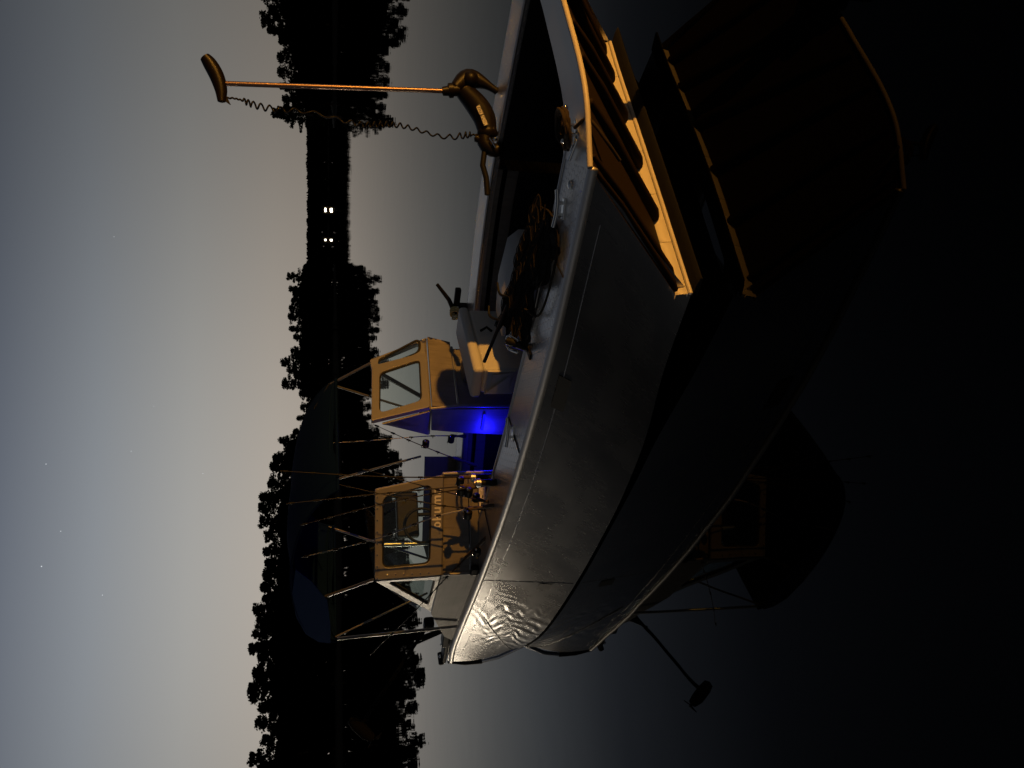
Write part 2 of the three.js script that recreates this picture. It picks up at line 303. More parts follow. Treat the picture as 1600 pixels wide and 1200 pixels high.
// ---------------------------------------------------------------- the boat
const boat = thing('fishing_boat', 'bare aluminium fishing boat with blue canopy and two windshields moored on still water', 'boat', V(0, 0, 0));
const curve = (p) => new THREE.CatmullRomCurve3(p, false, 'centripetal');
const NU = 72;
const pick = (c) => Array.from({ length: NU + 1 }, (_, i) => c.getPointAt(i / NU));
const gP = pick(curve([V(0, 0, 1), V(.6, 0, 1), V(1.3, .02, 1), V(2.7, .2, 1), V(4.2, .54, 1), V(5.6, .95, .985), V(6.4, 1.2, .96), V(6.9, 1.345, .92)]));
const cP = pick(curve([V(.78, .01, .15), V(1.45, .08, .12), V(2.12, .14, .05), V(2.66, .2, .03), V(3.2, .29, .02), V(4.62, .6, .02), V(5.9, .98, .02), V(6.72, 1.345, .03)]));
const gS = pick(curve([V(-1, 2.32, 1), V(-.2, 2.48, 1), V(.4, 2.6, 1), V(1.24, 2.74, 1), V(2.7, 2.6, 1), V(4.2, 2.2, 1), V(5.6, 1.79, .985), V(6.4, 1.54, .96), V(6.9, 1.395, .92)]));
const cS = pick(curve([V(-.06, 2.36, .17), V(.6, 2.5, .12), V(1.5, 2.6, .1), V(2.6, 2.52, .07), V(3.15, 2.4, .05), V(4.57, 1.92, .05), V(5.9, 1.54, .05), V(6.72, 1.395, .05)]));
const kL = pick(curve([V(.5, 1.37, -.4), V(3, 1.37, -.4), V(5.2, 1.37, -.38), V(6.3, 1.37, -.2), V(6.66, 1.37, -.02)]));
function sideRows(g, c) {
  return Array.from({ length: 15 }, (_, j) => g.map((p, i) => { const v = j / 14, u = i / NU, q = lerp(p, c[i], v); const e = Math.max(0, (u - .86) / .14); q.x += .09 * e * e * Math.sin(Math.PI * Math.min(1, v * 1.15)); return q; }));
}
const portRows = sideRows(gP, cP), stbRows = sideRows(gS, cS);
const hull = part(boat, 'hull', [grid(portRows), grid(stbRows)], M.hull);
part(boat, 'hull_bottom', [grid([cP, kL]), grid([cS, kL])], M.black);
const onHull = (u, v, out = 0) => { const i = u * NU, i0 = Math.min(NU - 1, Math.floor(i)), f = i - i0, j = v * 14, j0 = Math.min(13, Math.floor(j)), h = j - j0; const p = lerp(lerp(portRows[j0][i0], portRows[j0][i0 + 1], f), lerp(portRows[j0 + 1][i0], portRows[j0 + 1][i0 + 1], f), h); p.z -= out; p.x -= out * .3; return p; };
part(hull, 'weld_seam', sweep([.04, .2, .4, .6, .8, .97].map((v) => onHull(.615 - .012 * v, v, 0)), .005, 6), M.hull);
part(hull, 'weld_seam', sweep([0, .2, .4, .6, .8, 1].map((f) => onHull(.76 + .225 * f, .22 + .6 * f, .002)), .008, 6), M.hull);
part(hull, 'weld_seam', sweep(Array.from({ length: 30 }, (_, i) => onHull(.03 + i / 29 * .94, .16, 0)), .004, 6), M.hull);
part(boat, 'rub_rail', sweep(gP.map((p, i) => p.clone().add(V(0, .006, -.018))), .031, 16), M.rail);
part(boat, 'rub_rail', sweep(gS.map((p) => p.clone().add(V(0, -.006, -.018))), .031, 16), M.rail);
part(boat, 'stem_guard', sweep([V(6.93, 1.37, .93), V(7.0, 1.37, .72), V(7.0, 1.37, .5)], .03, 8), M.rubber);
part(boat, 'stem_plate', sweep([V(6.99, 1.37, .5), V(6.93, 1.37, .3), V(6.74, 1.37, .04), V(6.6, 1.37, -.1)], .026, 8), M.hull);
// hull stickers
const stick = (u0, u1, v0, v1) => { const f = (a, b) => onHull(a, b, .006); return grid([[f(u0, v0), f((u0 + u1) / 2, v0), f(u1, v0)], [f(u0, v1), f((u0 + u1) / 2, v1), f(u1, v1)]]); };
part(hull, 'decal', stick(.195, .238, .12, .23), M.decal, 'faded dark number plate sticker on the port side');
part(hull, 'decal', stick(.612, .634, .62, .76), M.decal, 'small dark square sticker near the bow');

// gunwale caps
const inner = (g, w, sgn) => g.map((p, i) => { const u = i / NU, ww = w * Math.min(1, Math.max(.05, (1 - u) / .22)); return p.clone().add(V(0, sgn * ww, .004)); });
const inP = inner(gP, .42, 1), inS = inner(gS, .42, -1);
const up = (L, h) => L.map((p) => p.clone().add(V(0, 0, h)));
const capGeo = (g, n) => [grid([up(g, .012), up(n, .012)]), grid([up(n, .012), up(n, -.035)])];
part(boat, 'gunwale', capGeo(gP, inP), M.tread); part(boat, 'gunwale', capGeo(gS, inS), M.tread);
part(boat, 'gunwale_lip', sweep(up(inP, .012), .012, 6), M.alu); part(boat, 'gunwale_lip', sweep(up(inS, .012), .012, 6), M.alu);
// seam ticks across the port gunwale
for (const u of [.1, .32, .5]) { const i = Math.round(u * NU); part(boat, 'gunwale_joint', sweep([lerp(gP[i], inP[i], .02).add(V(0, 0, .016)), lerp(gP[i], inP[i], .98).add(V(0, 0, .016))], .004, 5), M.black); }

// raked stern
const topC = pick(curve([V(0, 0, 1), V(-.3, .34, 1), V(-.6, 1.1, 1), V(-.82, 1.75, 1), V(-1, 2.32, 1)]));
const ledC = pick(curve([V(.745, -.04, .18), V(.38, .93, .2), V(.01, 2.05, .2), V(-.1, 2.35, .2)]));
const botC = ledC.map((p) => p.clone().add(V(.03, .01, .085)));
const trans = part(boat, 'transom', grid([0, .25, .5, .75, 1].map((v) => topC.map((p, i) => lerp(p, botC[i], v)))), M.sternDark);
const outN = V(-.72, -.18, -.55).normalize();
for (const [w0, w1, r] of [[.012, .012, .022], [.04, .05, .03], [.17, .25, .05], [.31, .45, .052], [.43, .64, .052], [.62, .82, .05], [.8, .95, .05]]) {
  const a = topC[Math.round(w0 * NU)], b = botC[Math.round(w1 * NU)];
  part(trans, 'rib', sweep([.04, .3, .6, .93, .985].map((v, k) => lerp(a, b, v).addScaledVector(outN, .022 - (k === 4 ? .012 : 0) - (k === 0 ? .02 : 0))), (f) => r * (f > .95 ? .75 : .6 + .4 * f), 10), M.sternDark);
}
for (let k = 0; k < 6; k++) {
  const i0 = Math.round(k / 6 * NU), i1 = Math.round((k + 1) / 6 * NU), seg = (h, o, f) => { const L = ledC.slice(i0, i1 + 1).map((p) => p.clone().add(V(o, 0, h))); L[0].lerp(L[1], f); L[L.length - 1].lerp(L[L.length - 2], f); return L; };
  const bd = part(boat, 'ledge_board', grid([seg(.1, .05, .04), seg(.1, .012, .04), seg(.022, 0, .04), seg(.02, .03, .04)]), M.stern);
  part(boat, 'reflection_blocker', grid([seg(-.012, .02, .01), seg(-.016, -.06, .01), seg(-.03, -.115, .01), seg(-.045, -.11, .01), seg(-.045, .02, .01)]), M.carpet);  // added dark lip, keeps the lit ledge boards from mirroring in the water
  part(bd, 'ledge_edge', sweep(seg(.004, -.002, .06), .015, 8), M.stern);
}
const capIn = pick(curve([V(.12, .44, 1.004), V(-.08, .56, 1.004), V(-.42, 1.35, 1.004), V(-.55, 1.75, 1.004), V(-.68, 2.1, 1.004)]));
part(boat, 'transom_cap', [grid([up(topC, .016), up(capIn, .016)]), grid([up(capIn, .016), up(capIn, -.04)])], M.alu);
part(boat, 'transom_edge', sweep(up(topC, .002).map((p) => p.clone().add(V(-.012, 0, 0))), .017, 8), M.stern);
part(boat, 'splash_well', [grid([up(capIn, -.03), up(capIn, -.64).map((p) => p.clone().add(V(.92, .06, 0)))])], M.carpet);

// inside
const fwdOf = (L, x) => L.findIndex((p) => p.x > x);
const floorPts = [...inP.slice(fwdOf(inP, .98), 54).map((p) => V(p.x, p.z + .02, .34)), ...inS.slice(fwdOf(inS, .3), 54).reverse().map((p) => V(p.x, p.z - .02, .34))];
part(boat, 'deck', plate(floorPts, .04, { bevel: 0 }), M.carpet);
const band = (L, i0, i1, z0, z1, off) => grid([L.slice(i0, i1).map((p) => V(p.x, p.z + off, z0)), L.slice(i0, i1).map((p) => V(p.x, p.z + off, z1))]);
const iS = inS.findIndex((p) => p.x > .98);
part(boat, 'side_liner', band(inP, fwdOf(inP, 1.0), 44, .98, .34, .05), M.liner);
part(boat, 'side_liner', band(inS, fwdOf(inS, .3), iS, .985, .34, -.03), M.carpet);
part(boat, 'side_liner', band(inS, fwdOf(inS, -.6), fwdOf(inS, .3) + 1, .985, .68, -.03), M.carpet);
part(boat, 'coaming', band(inS, iS, 50, .99, .925, .004), M.paint);
part(boat, 'rod_tray', [band(inS, iS, 50, .925, .885, .1), grid([inS.slice(iS, 50).map((p) => V(p.x, p.z, .885)), inS.slice(iS, 50).map((p) => V(p.x, p.z + .1, .885))])], M.carpet);
part(boat, 'side_liner', band(inS, iS, 50, .885, .79, -.004), M.paint);
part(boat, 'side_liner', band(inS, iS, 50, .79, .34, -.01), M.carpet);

// starboard console and windshield
const sc = part(boat, 'console', [plate([V(3.05, 1.6, .36), V(3.05, 2.52, .36), V(3.05, 2.52, 1.13), V(3.05, 1.63, 1.17)], .03)], M.paint);
part(sc, 'panel', plate([V(3.045, 1.6, 1.2), V(3.045, 2.6, 1.15), V(3.0, 2.66, 1.375), V(3.05, 1.58, 1.44)], .03), M.paint);
part(sc, 'panel_trim', sweep([V(3.03, 1.6, 1.185), V(3.03, 2.54, 1.135)], .012, 6), M.frame);
part(sc, 'corner_trim', sweep([V(3.04, 1.575, 1.45), V(3.03, 1.6, 1.18), V(3.04, 1.6, .36)], .017, 6), M.frame);
part(sc, 'side_panel', [plate([V(3.06, 1.6, .36), V(3.42, 1.6, .36), V(3.36, 1.6, 1.12), V(3.32, 1.6, 1.42), V(3.06, 1.6, 1.44)], .025)], M.paint);
part(sc, 'dash_top', plate([V(3.05, 1.59, 1.45), V(3.02, 2.62, 1.395), V(3.7, 2.4, 1.38), V(3.4, 1.62, 1.43)], .02), M.paint);
part(sc, 'locker', rbox(V(2.96, 2.05, 1.0), .12, .2, .22, .02), M.paint);
function windshield(outer, hole, lean) {
  const w = part(boat, 'windshield', plate(outer, .045, { holes: [hole], hr: .07, r: .02, bevel: .006 }), M.frame);
  part(w, 'pane', plate(hole, .006, { r: .07, bevel: 0 }), M.glass);
  part(w, 'gasket', rimLoop(hole, .013, .07), M.rubber);
  return w;
}
windshield([V(3.05, 1.592, 1.454), V(3.05, 2.456, 1.403), V(3.05, 2.215, 1.958), V(3.05, 1.404, 2.0)], [V(3.05, 1.69, 1.52), V(3.05, 2.33, 1.48), V(3.05, 2.11, 1.89), V(3.05, 1.51, 1.925)]);
windshield([V(3.06, 2.47, 1.4), V(2.96, 2.68, 1.385), V(3.13, 2.42, 1.965), V(3.07, 2.23, 1.958)], [V(3.05, 2.47, 1.47), V(2.98, 2.61, 1.46), V(3.11, 2.4, 1.89), V(3.065, 2.28, 1.89)]);
part(boat, 'side_window_strut', sweep([V(3.06, 2.2, 1.95), V(3.5, 2.3, 1.42)], .022, 8), M.black);
part(boat, 'windshield_bracket', [plate([V(3.08, 1.59, 1.46), V(3.4, 1.62, 1.44), V(3.09, 1.43, 1.9)], .02, { holes: [[V(3.1, 1.585, 1.5), V(3.27, 1.6, 1.49), V(3.1, 1.5, 1.74)]], hr: .02 })], M.frame);

// port console and windshield
const A0 = V(4.19, .585, 0), A1 = V(3.45, 1.12, 0), pl = (f, z, o = 0) => lerp(A0, A1, f).setY(z).add(V(-.586 * o, -.81 * o, 0));
const pc = part(boat, 'console', plate([pl(.3, .36), pl(1, .36), pl(1, 1.1), pl(0, 1.08), pl(0, .92)], .03), M.paint);
part(pc, 'panel', plate([pl(0, 1.095, .012), pl(1, 1.125, .012), pl(1, 1.34, -.03), pl(0, 1.355, -.03)], .03), M.paint);
part(pc, 'panel_trim', sweep([pl(0, 1.085, .02), pl(1, 1.11, .02)], .01, 6), M.frame);
part(pc, 'corner_trim', sweep([pl(1.01, 1.35, .0), pl(1.02, 1.1, .02), pl(1.02, .36, .02)], .017, 6), M.frame);
part(pc, 'corner_trim', sweep([pl(-.01, 1.36, .0), pl(-.01, 1.08, .02), pl(-.01, .9, .02)], .013, 6), M.frame);
part(pc, 'rod_rack', plate([pl(.62, .955, .05), pl(1, .97, .05), pl(1, 1.035, .05), pl(.62, 1.02, .05)], .03, { holes: [.68, .76, .84, .92].map((f) => [pl(f, .985, .05), pl(f + .035, .986, .05), pl(f + .035, 1.015, .05), pl(f, 1.014, .05)]), hr: .01 }), M.white);
part(pc, 'dash_top', plate([pl(0, 1.36, -.02), pl(1, 1.35, -.02), V(4.0, 1.52, 1.36), V(4.9, 1.15, 1.36)], .02), M.paint);
part(pc, 'side_panel', plate([pl(1, .36, -.03), V(4.0, 1.5, .36), V(4.0, 1.5, 1.34), pl(1, 1.34, -.03)], .025), M.paint);
const pw = windshield([pl(-.01, 1.36), pl(1, 1.35), pl(.88, 1.965), pl(-.02, 1.965)], [pl(.11, 1.465), pl(.915, 1.455), pl(.8, 1.9), pl(.09, 1.9)]);
const font = await new FontLoader().loadAsync('fonts/droid/droid_sans_bold.typeface.json');
{ // lettering on the lower windshield rail
  const g = new TextGeometry('okuma', { font, size: .1, depth: .003, curveSegments: 4 }); g.computeBoundingBox();
  const w = g.boundingBox.max.x, x = A1.clone().sub(A0).normalize(), n = V(-.586, -.81, 0).normalize(), s = .37 / w;
  g.scale(s, .78, 1); g.applyMatrix4(new THREE.Matrix4().makeBasis(x, W3(0, 1, 0), n).setPosition(pl(.465, 1.372, .024)));
  part(pw, 'lettering', g, M.white, 'white lettering reading okuma');
  part(pw, 'lower_rail', plate([pl(-.01, 1.35, .012), pl(1.0, 1.343, .012), pl(.985, 1.45, .012), pl(-.01, 1.455, .012)], .02), std(lin(.1, .095, .09), .45));
}
for (let k = 0; k < 8; k++) part(pw, 'rivet', ball(pl(.0 + .115 * k, 1.945, .026), .007), M.chrome);
for (let k = 0; k < 6; k++) part(pw, 'rivet', ball(pl(.025, 1.48 + .075 * k, .026), .007), M.chrome);
// port side window with its frame, running to the foredeck
const wA = V(4.215, .6, 1.365), wB = V(4.235, .6, 1.965), wC = V(5.24, .94, 1.335);
windshield([wA, wC, wB], [lerp(wA, V(4.6, .71, 1.54), .22), lerp(wC, V(4.5, .68, 1.5), .3), lerp(wB, V(4.4, .66, 1.5), .25)]);
part(boat, 'windshield_front', plate([wB.clone(), wC.clone(), V(5.3, 1.4, 1.34), V(3.75, 1.1, 1.96)], .008, { bevel: 0 }), M.glass);
// raised bow sides and foredeck
const fd = (sg) => [V(4.2, 1.37 + sg * .76, .99), V(4.2, 1.37 + sg * .76, 1.36), V(5.24, 1.37 + sg * .5, 1.335), V(6.02, 1.37 + sg * .2, 1.1), V(6.2, 1.37 + sg * .17, .985)];
part(boat, 'foredeck_side', plate(fd(-1), .02), M.paint); part(boat, 'foredeck_side', plate(fd(1), .02), M.paint);
part(boat, 'foredeck', plate([V(5.75, 1.0, .985), V(6.85, 1.36, .94), V(6.85, 1.4, .94), V(5.75, 1.74, .985)], .02), M.tread);

// seats and boxes fixed in the boat
const bx = part(boat, 'bench_locker', rbox(V(2.345, 1.55, .745), .26, .77, .9, .03), M.vinyl);
part(bx, 'lid', rbox(V(2.345, 1.54, 1.175), .31, .09, .95, .035), M.vinyl);
part(bx, 'end_panel', plate([V(2.225, 1.095, .86), V(2.465, 1.095, .86), V(2.465, 1.095, 1.1), V(2.225, 1.095, 1.1)], .03, { holes: [[V(2.265, 1.095, .9), V(2.425, 1.095, .9), V(2.425, 1.095, 1.05), V(2.265, 1.095, 1.05)]], hr: .015 }), M.vinyl);
part(bx, 'latch', [sweep([V(2.19, 1.62, 1.08), V(2.15, 1.62, 1.03), V(2.19, 1.62, .98)], .012, 6)], M.black);
const ec = part(boat, 'seat_base', grid([[V(1.32, 1.2, .4), V(1.3, 1.85, .4)], [V(1.34, 1.22, .84), V(1.3, 1.82, .84)], [V(1.4, 1.24, .94), V(1.36, 1.78, .93)], [V(1.62, 1.25, 1.02), V(1.62, 1.62, 1.0)], [V(1.95, 1.2, 1.0), V(1.95, 1.6, .98)], [V(2.0, 1.2, .4), V(2.0, 1.6, .4)]]), M.vinyl);
part(ec, 'seat_side', plate([V(1.32, 1.2, .4), V(2.0, 1.2, .4), V(1.95, 1.2, 1.0), V(1.62, 1.24, 1.015), V(1.4, 1.235, .935), V(1.34, 1.22, .84)], .02), M.vinyl);
const seat = part(boat, 'bow_seat', rbox(V(4.62, 2.2, .86), .14, .7, .62, .05), M.black); part(seat, 'cushion', rbox(V(4.85, 2.2, .6), .5, .16, .62, .05), M.black);
part(boat, 'bow_seat', rbox(V(4.9, 1.75, .95), .12, .55, .4, .05), M.black);
part(boat, 'hand_rail', sweep(smooth([V(3.36, 2.05, 1.13), V(3.4, 1.9, 1.0), V(3.42, 1.78, 1.13), V(3.4, 1.7, 1.25)], 10), .008, 6), M.chrome);

// instruments behind the port glass
const ff = part(boat, 'fish_finder', rbox(V(4.3, 1.41, 1.6), .1, .22, .45, .02, [0, -.5, 0]), M.black); part(ff, 'mount', [cyl(V(4.3, 1.41, 1.36), V(4.3, 1.41, 1.5), .02)], M.black);
part(boat, 'grab_pole', cyl(V(4.3, 1.035, 1.37), V(4.28, 1.03, 1.85), .022), M.bright);
part(boat, 'steering_wheel', (() => { const g = new THREE.TorusGeometry(.17, .015, 8, 28); g.rotateY(1.2); g.translate(4.05, 1.5, 1.05); return g; })(), M.black);

// canopy and its frame
const zc = [[3.08, 2.34], [3.14, 2.42], [3.3, 2.54], [3.6, 2.665], [4.2, 2.745], [4.75, 2.69], [5.02, 2.6], [5.14, 2.5], [5.2, 2.34]];
const canRow = (t, d) => smooth(zc.map(([s, z]) => V(s + (t < 1 ? 0 : .04), t, z - d)), 26);
const crown = (t) => .05 * Math.pow((t - 1.37) / .75, 2) + .012 * Math.sin(t * 9);
const cts = [.62, .75, .95, 1.15, 1.37, 1.6, 1.8, 2.0, 2.12];
const can = part(boat, 'canopy', [grid(cts.map((t) => canRow(t, crown(t)))), grid(cts.map((t) => canRow(t, crown(t) + .012)))], M.canvas);
part(can, 'hem', [sweep(canRow(.62, crown(.62) + .006), .012, 6), sweep(canRow(2.12, crown(2.12) + .006), .012, 6), sweep([V(5.2, .62, 2.3), V(5.24, 2.12, 2.3)], .014, 6), sweep([V(3.08, .62, 2.3), V(3.12, 2.12, 2.3)], .014, 6)], M.canvas);
for (const [s, z] of [[3.14, 2.36], [4.2, 2.69], [5.17, 2.36]]) part(can, 'bow_tube', sweep(smooth([V(s, .66, z - .06), V(s, .72, z - .03), V(s, 1.37, z + .005), V(s, 2.02, z - .03), V(s, 2.08, z - .06)], 12), .013, 8), M.canvas);
for (const [a, b, r] of [[V(3.17, 2.1, 2.35), V(2.96, 2.16, 1.98), .014], [V(3.17, 2.1, 2.35), V(3.55, 2.1, 1.42), .013], [V(4.5, .64, 2.4), V(4.24, .6, 1.97), .014], [V(5.2, .65, 2.36), V(5.62, .97, 1.02), .016], [V(5.2, 2.09, 2.36), V(5.62, 1.8, 1.02), .014], [V(5.16, .65, 2.3), V(4.9, .9, 1.4), .011], [V(4.5, 2.1, 2.4), V(4.2, 2.15, 1.4), .013]]) part(can, 'strut', cyl(a, b, r, r, 8), r > .0155 ? M.bright : M.darkAlu);
part(can, 'side_flap', plate([V(4.05, .61, 2.65), V(4.22, .605, 2.52), V(4.5, .6, 2.38), V(4.9, .6, 2.35), V(5.19, .605, 2.35), V(5.16, .61, 2.46), V(5.02, .61, 2.58), V(4.75, .615, 2.66), V(4.4, .615, 2.69)], .008, { bevel: 0 }), M.flap);
part(can, 'strap', sweep([V(3.16, 2.1, 2.36), V(3.3, 1.9, 2.5), V(3.55, 1.4, 2.28)], .006, 5), M.black);

// blue courtesy light on the walkway side of the starboard console
const led = part(sc, 'courtesy_light', rbox(V(3.22, 1.578, .93), .2, .025, .018, .008), M.led);
const blue = new THREE.PointLight(lin(.008, .006, 1), .5, 0, 2); blue.position.copy(V(3.3, 1.5, .9)); blue.castShadow = true; blue.shadow.radius = 1.5; boat.add(blue); blue.name = 'courtesy_glow';

// deck fittings fixed to the gunwale
function cleat(c, yaw, mat) { const k = part(boat, 'cleat', rbox(c.clone().add(V(0, 0, .018)), .13, .016, .05, .006, [0, yaw, 0]), mat); const d = V(Math.cos(yaw), -Math.sin(yaw), 0); part(k, 'horn', sweep([c.clone().addScaledVector(d, -.11).add(V(0, 0, .07)), c.clone().addScaledVector(d, -.04).add(V(0, 0, .06)), c.clone().addScaledVector(d, .04).add(V(0, 0, .06)), c.clone().addScaledVector(d, .11).add(V(0, 0, .07))], .013, 8), mat); for (const e of [-.035, .035]) part(k, 'foot', [cyl(c.clone().addScaledVector(d, e).add(V(0, 0, .01)), c.clone().addScaledVector(d, e).add(V(0, 0, .06)), .011)], mat); }
cleat(V(.36, .25, 1.0), .3, M.chrome); cleat(V(2.25, .36, 1.0), .5, M.chrome); cleat(V(4.3, .82, 1.0), .6, M.chrome); cleat(V(-.1, .3, 1.0), 1.1, M.chrome); cleat(V(6.45, 1.37, .98), 0, M.chrome);
part(boat, 'deck_plug', ball(V(.19, .22, 1.02), .028, .014, .028), M.chrome);
{ const h = part(boat, 'rod_holder', cyl(V(1.5, .4, 1.0), V(1.46, .44, 1.17), .028, .03), M.black); part(h, 'flange', [rbox(V(1.5, .4, 1.02), .05, .014, .2, .006)], M.black); part(h, 'ring', sweep(smooth([V(1.43, .4, 1.1), V(1.46, .5, 1.15), V(1.53, .46, 1.15), V(1.5, .36, 1.1)], 8), .01, 6), M.chrome); }
for (const [s, t] of [[3.06, .62], [3.12, .75], [2.98, .55]]) { const h = part(boat, 'rod_holder', cyl(V(s, t, .98), V(s, t, 1.16), .028, .03), M.black); part(h, 'collar', cyl(V(s, t, 1.15), V(s, t, 1.18), .037), M.alu); }
part(boat, 'bow_lamp', [ball(V(4.5, .78, 1.14), .06, .045, .05), cyl(V(4.5, .82, 1.1), V(4.5, .78, 1.14), .03)], M.chrome);
part(boat, 'vent_cowl', rbox(V(4.14, .56, 1.06), .12, .08, .06, .025), M.black);
{ const br = part(boat, 'bow_roller', rbox(V(6.6, 1.37, 1.0), .5, .05, .16, .015), M.black); part(br, 'roller', cyl(V(6.86, 1.3, 1.03), V(6.86, 1.44, 1.03), .035), M.rubber); part(br, 'pin', [ball(V(6.75, 1.33, 1.05), .02), ball(V(6.5, 1.33, 1.06), .016)], M.chrome); }

// ---------------------------------------------------------------- things carried on the boat
{ // stern trolling motor standing upside down on the far corner; built in the world frame
  const Z = -6.2, P = (x, y, dz = 0) => W3(x, y, Z + dz);
  const o = thing('trolling_motor', 'electric trolling motor tilted up on the far stern corner, long shaft pointing skyward', 'motor', P(2.3, 1.05), { world: true });
  part(o, 'shaft', cyl(P(2.385, 1.42), P(2.285, 3.2), .019, .019), M.bright.clone());
  o.children[0].material.color.setRGB(.22, .15, .12); o.children[0].material.roughness = .4;
  const pod = part(o, 'lower_unit', sweep(smooth([P(2.475, 3.285), P(2.43, 3.25), P(2.34, 3.2), P(2.24, 3.17), P(2.15, 3.165)], 14), (f) => .026 + .03 * Math.sin(Math.PI * Math.min(1, .15 + f * .8)), 12), M.motor);
  part(pod, 'skeg', plate([P(2.33, 3.2), P(2.2, 3.13), P(2.13, 3.1), P(2.19, 3.2)], .012), M.motor);
  const head = part(o, 'control_head', sweep(smooth([P(2.4, 1.3), P(2.3, 1.2), P(2.2, 1.13), P(2.08, 1.1)], 10), (f) => .075 + .022 * Math.sin(f * 3), 14), M.motor);
  part(head, 'end_cap', ball(P(2.07, 1.1), .07, .085, .085), M.motor);
  part(o, 'shaft_collar', [cyl(P(2.4, 1.34), P(2.38, 1.47), .05, .036), cyl(P(2.395, 1.39), P(2.39, 1.42), .06)], M.motor);
  part(o, 'tilt_bracket', [sweep(smooth([P(2.42, 1.36), P(2.5, 1.26), P(2.48, 1.14), P(2.42, 1.02)], 12), (f) => .055 + .025 * Math.sin(f * 5), 12), ball(P(2.48, 1.25, .03), .07, .07, .08), sweep(smooth([P(2.08, 1.1), P(1.98, 1.12), P(1.93, 1.04), P(1.96, .98)], 10), (f) => .07 - .02 * f, 12), cyl(P(2.02, 1.2), P(1.98, 1.06), .03, .035)], M.motor);
  part(o, 'tiller', [sweep([P(1.95, 1.12), P(1.8, 1.14), P(1.7, 1.11), P(1.56, 1.1)], .024, 10)], M.black);
  part(o, 'clamp_knob', [ball(P(1.99, 1.06, .1), .018), cyl(P(1.93, 1.05, .08), P(2.0, 1.1, .09), .006)], M.chrome);
  const coil = [], knots = smooth([P(2.18, 3.13), P(2.15, 2.95), P(2.12, 2.6), P(2.07, 2.2), P(2.07, 1.9), P(2.03, 1.55), P(2.02, 1.32), P(2.06, 1.16)], 640);
  let ph = 0; knots.forEach((q0, i) => { const f = i / 640, q = q0.clone(), R = f < .1 || f > .93 ? .003 : .012 + .012 * Math.sin(f * 9) * Math.sin(f * 9); ph += .3 + .14 * Math.sin(f * 14); q.x += R * Math.sin(ph) + .012 * Math.sin(f * 23); q.z += R * Math.cos(ph); coil.push(q); });
  part(o, 'coil_cord', sweep(coil, .0075, 5), M.black);
  const g = new TextGeometry('MINN KOTA', { font, size: .034, depth: .002, curveSegments: 3 }); g.computeBoundingBox(); g.scale(.17 / g.boundingBox.max.x, 1, 1);
  g.rotateZ(.42); g.translate(2.105, 1.115, Z + .098); g.rotateX(0); part(head, 'lettering', g, M.white, 'white brand lettering');
}
{ // bow trolling motor
  const o = thing('trolling_motor', 'dark trolling motor swung out over the port bow, its pod held high', 'motor', V(6.2, 1.25, .99));
  part(o, 'mount', [rbox(V(6.2, 1.28, 1.04), .4, .08, .14, .02), sweep([V(6.15, 1.3, 1.06), V(6.18, 1.27, 1.2), V(6.2, 1.24, 1.34)], .03, 8)], M.black);
  part(o, 'shaft', cyl(V(6.14, 1.33, 1.27), V(6.64, .5, 2.03), .02), M.podBlack);
  const p = part(o, 'pod', sweep([V(6.58, .56, 2.12), V(6.62, .52, 2.07), V(6.69, .44, 1.97), V(6.73, .4, 1.9)], (f) => .035 + .035 * Math.sin(Math.PI * Math.min(1, .2 + f * .7)), 12), M.podBlack);
  part(p, 'propeller', [plate([V(6.74, .39, 1.89), V(6.82, .43, 1.9), V(6.8, .33, 1.95)], .01), plate([V(6.74, .39, 1.89), V(6.66, .35, 1.84), V(6.7, .44, 1.8)], .01)], M.podBlack);
  part(p, 'clip', ball(V(6.6, .5, 2.09), .012), M.chrome);
  part(o, 'control_head', rbox(V(6.12, 1.36, 1.24), .16, .12, .12, .03), M.black);
  part(o, 'stay', sweep([V(6.0, 1.2, 1.02), V(6.25, 1.18, 1.45)], .012, 6), M.black);
}
{ // outboard on the transom, just outside the frame; its shade falls on the bench and the starboard console
  const o = thing('outboard_motor', 'black outboard motor hung on the transom', 'motor', V(-.95, 1.45, .95));
  const c = part(o, 'cowl', rbox(V(-1.02, 1.45, 1.07), .5, .38, .42, .1), M.motor); part(c, 'cowl_top', ball(V(-1.0, 1.45, 1.22), .2, .07, .17), M.motor);
  part(o, 'midsection', rbox(V(-1.0, 1.45, .55), .2, .8, .16, .05), M.motor); part(o, 'clamp', rbox(V(-.78, 1.45, .9), .16, .3, .3, .03), M.motor);
  const g = part(o, 'gearcase', sweep([V(-.75, 1.45, .05), V(-.9, 1.45, .05), V(-1.2, 1.45, .05)], (f) => .03 + .04 * Math.sin(Math.PI * f), 10), M.motor);
  for (let k = 0; k < 3; k++) { const a = k * 2.1; part(g, 'propeller_blade', plate([V(-1.2, 1.45, .05), V(-1.22, 1.45 + .12 * Math.cos(a), .05 + .12 * Math.sin(a)), V(-1.26, 1.45 + .12 * Math.cos(a + .9), .05 + .12 * Math.sin(a + .9))], .008, { bevel: 0 }), M.motor); }
}
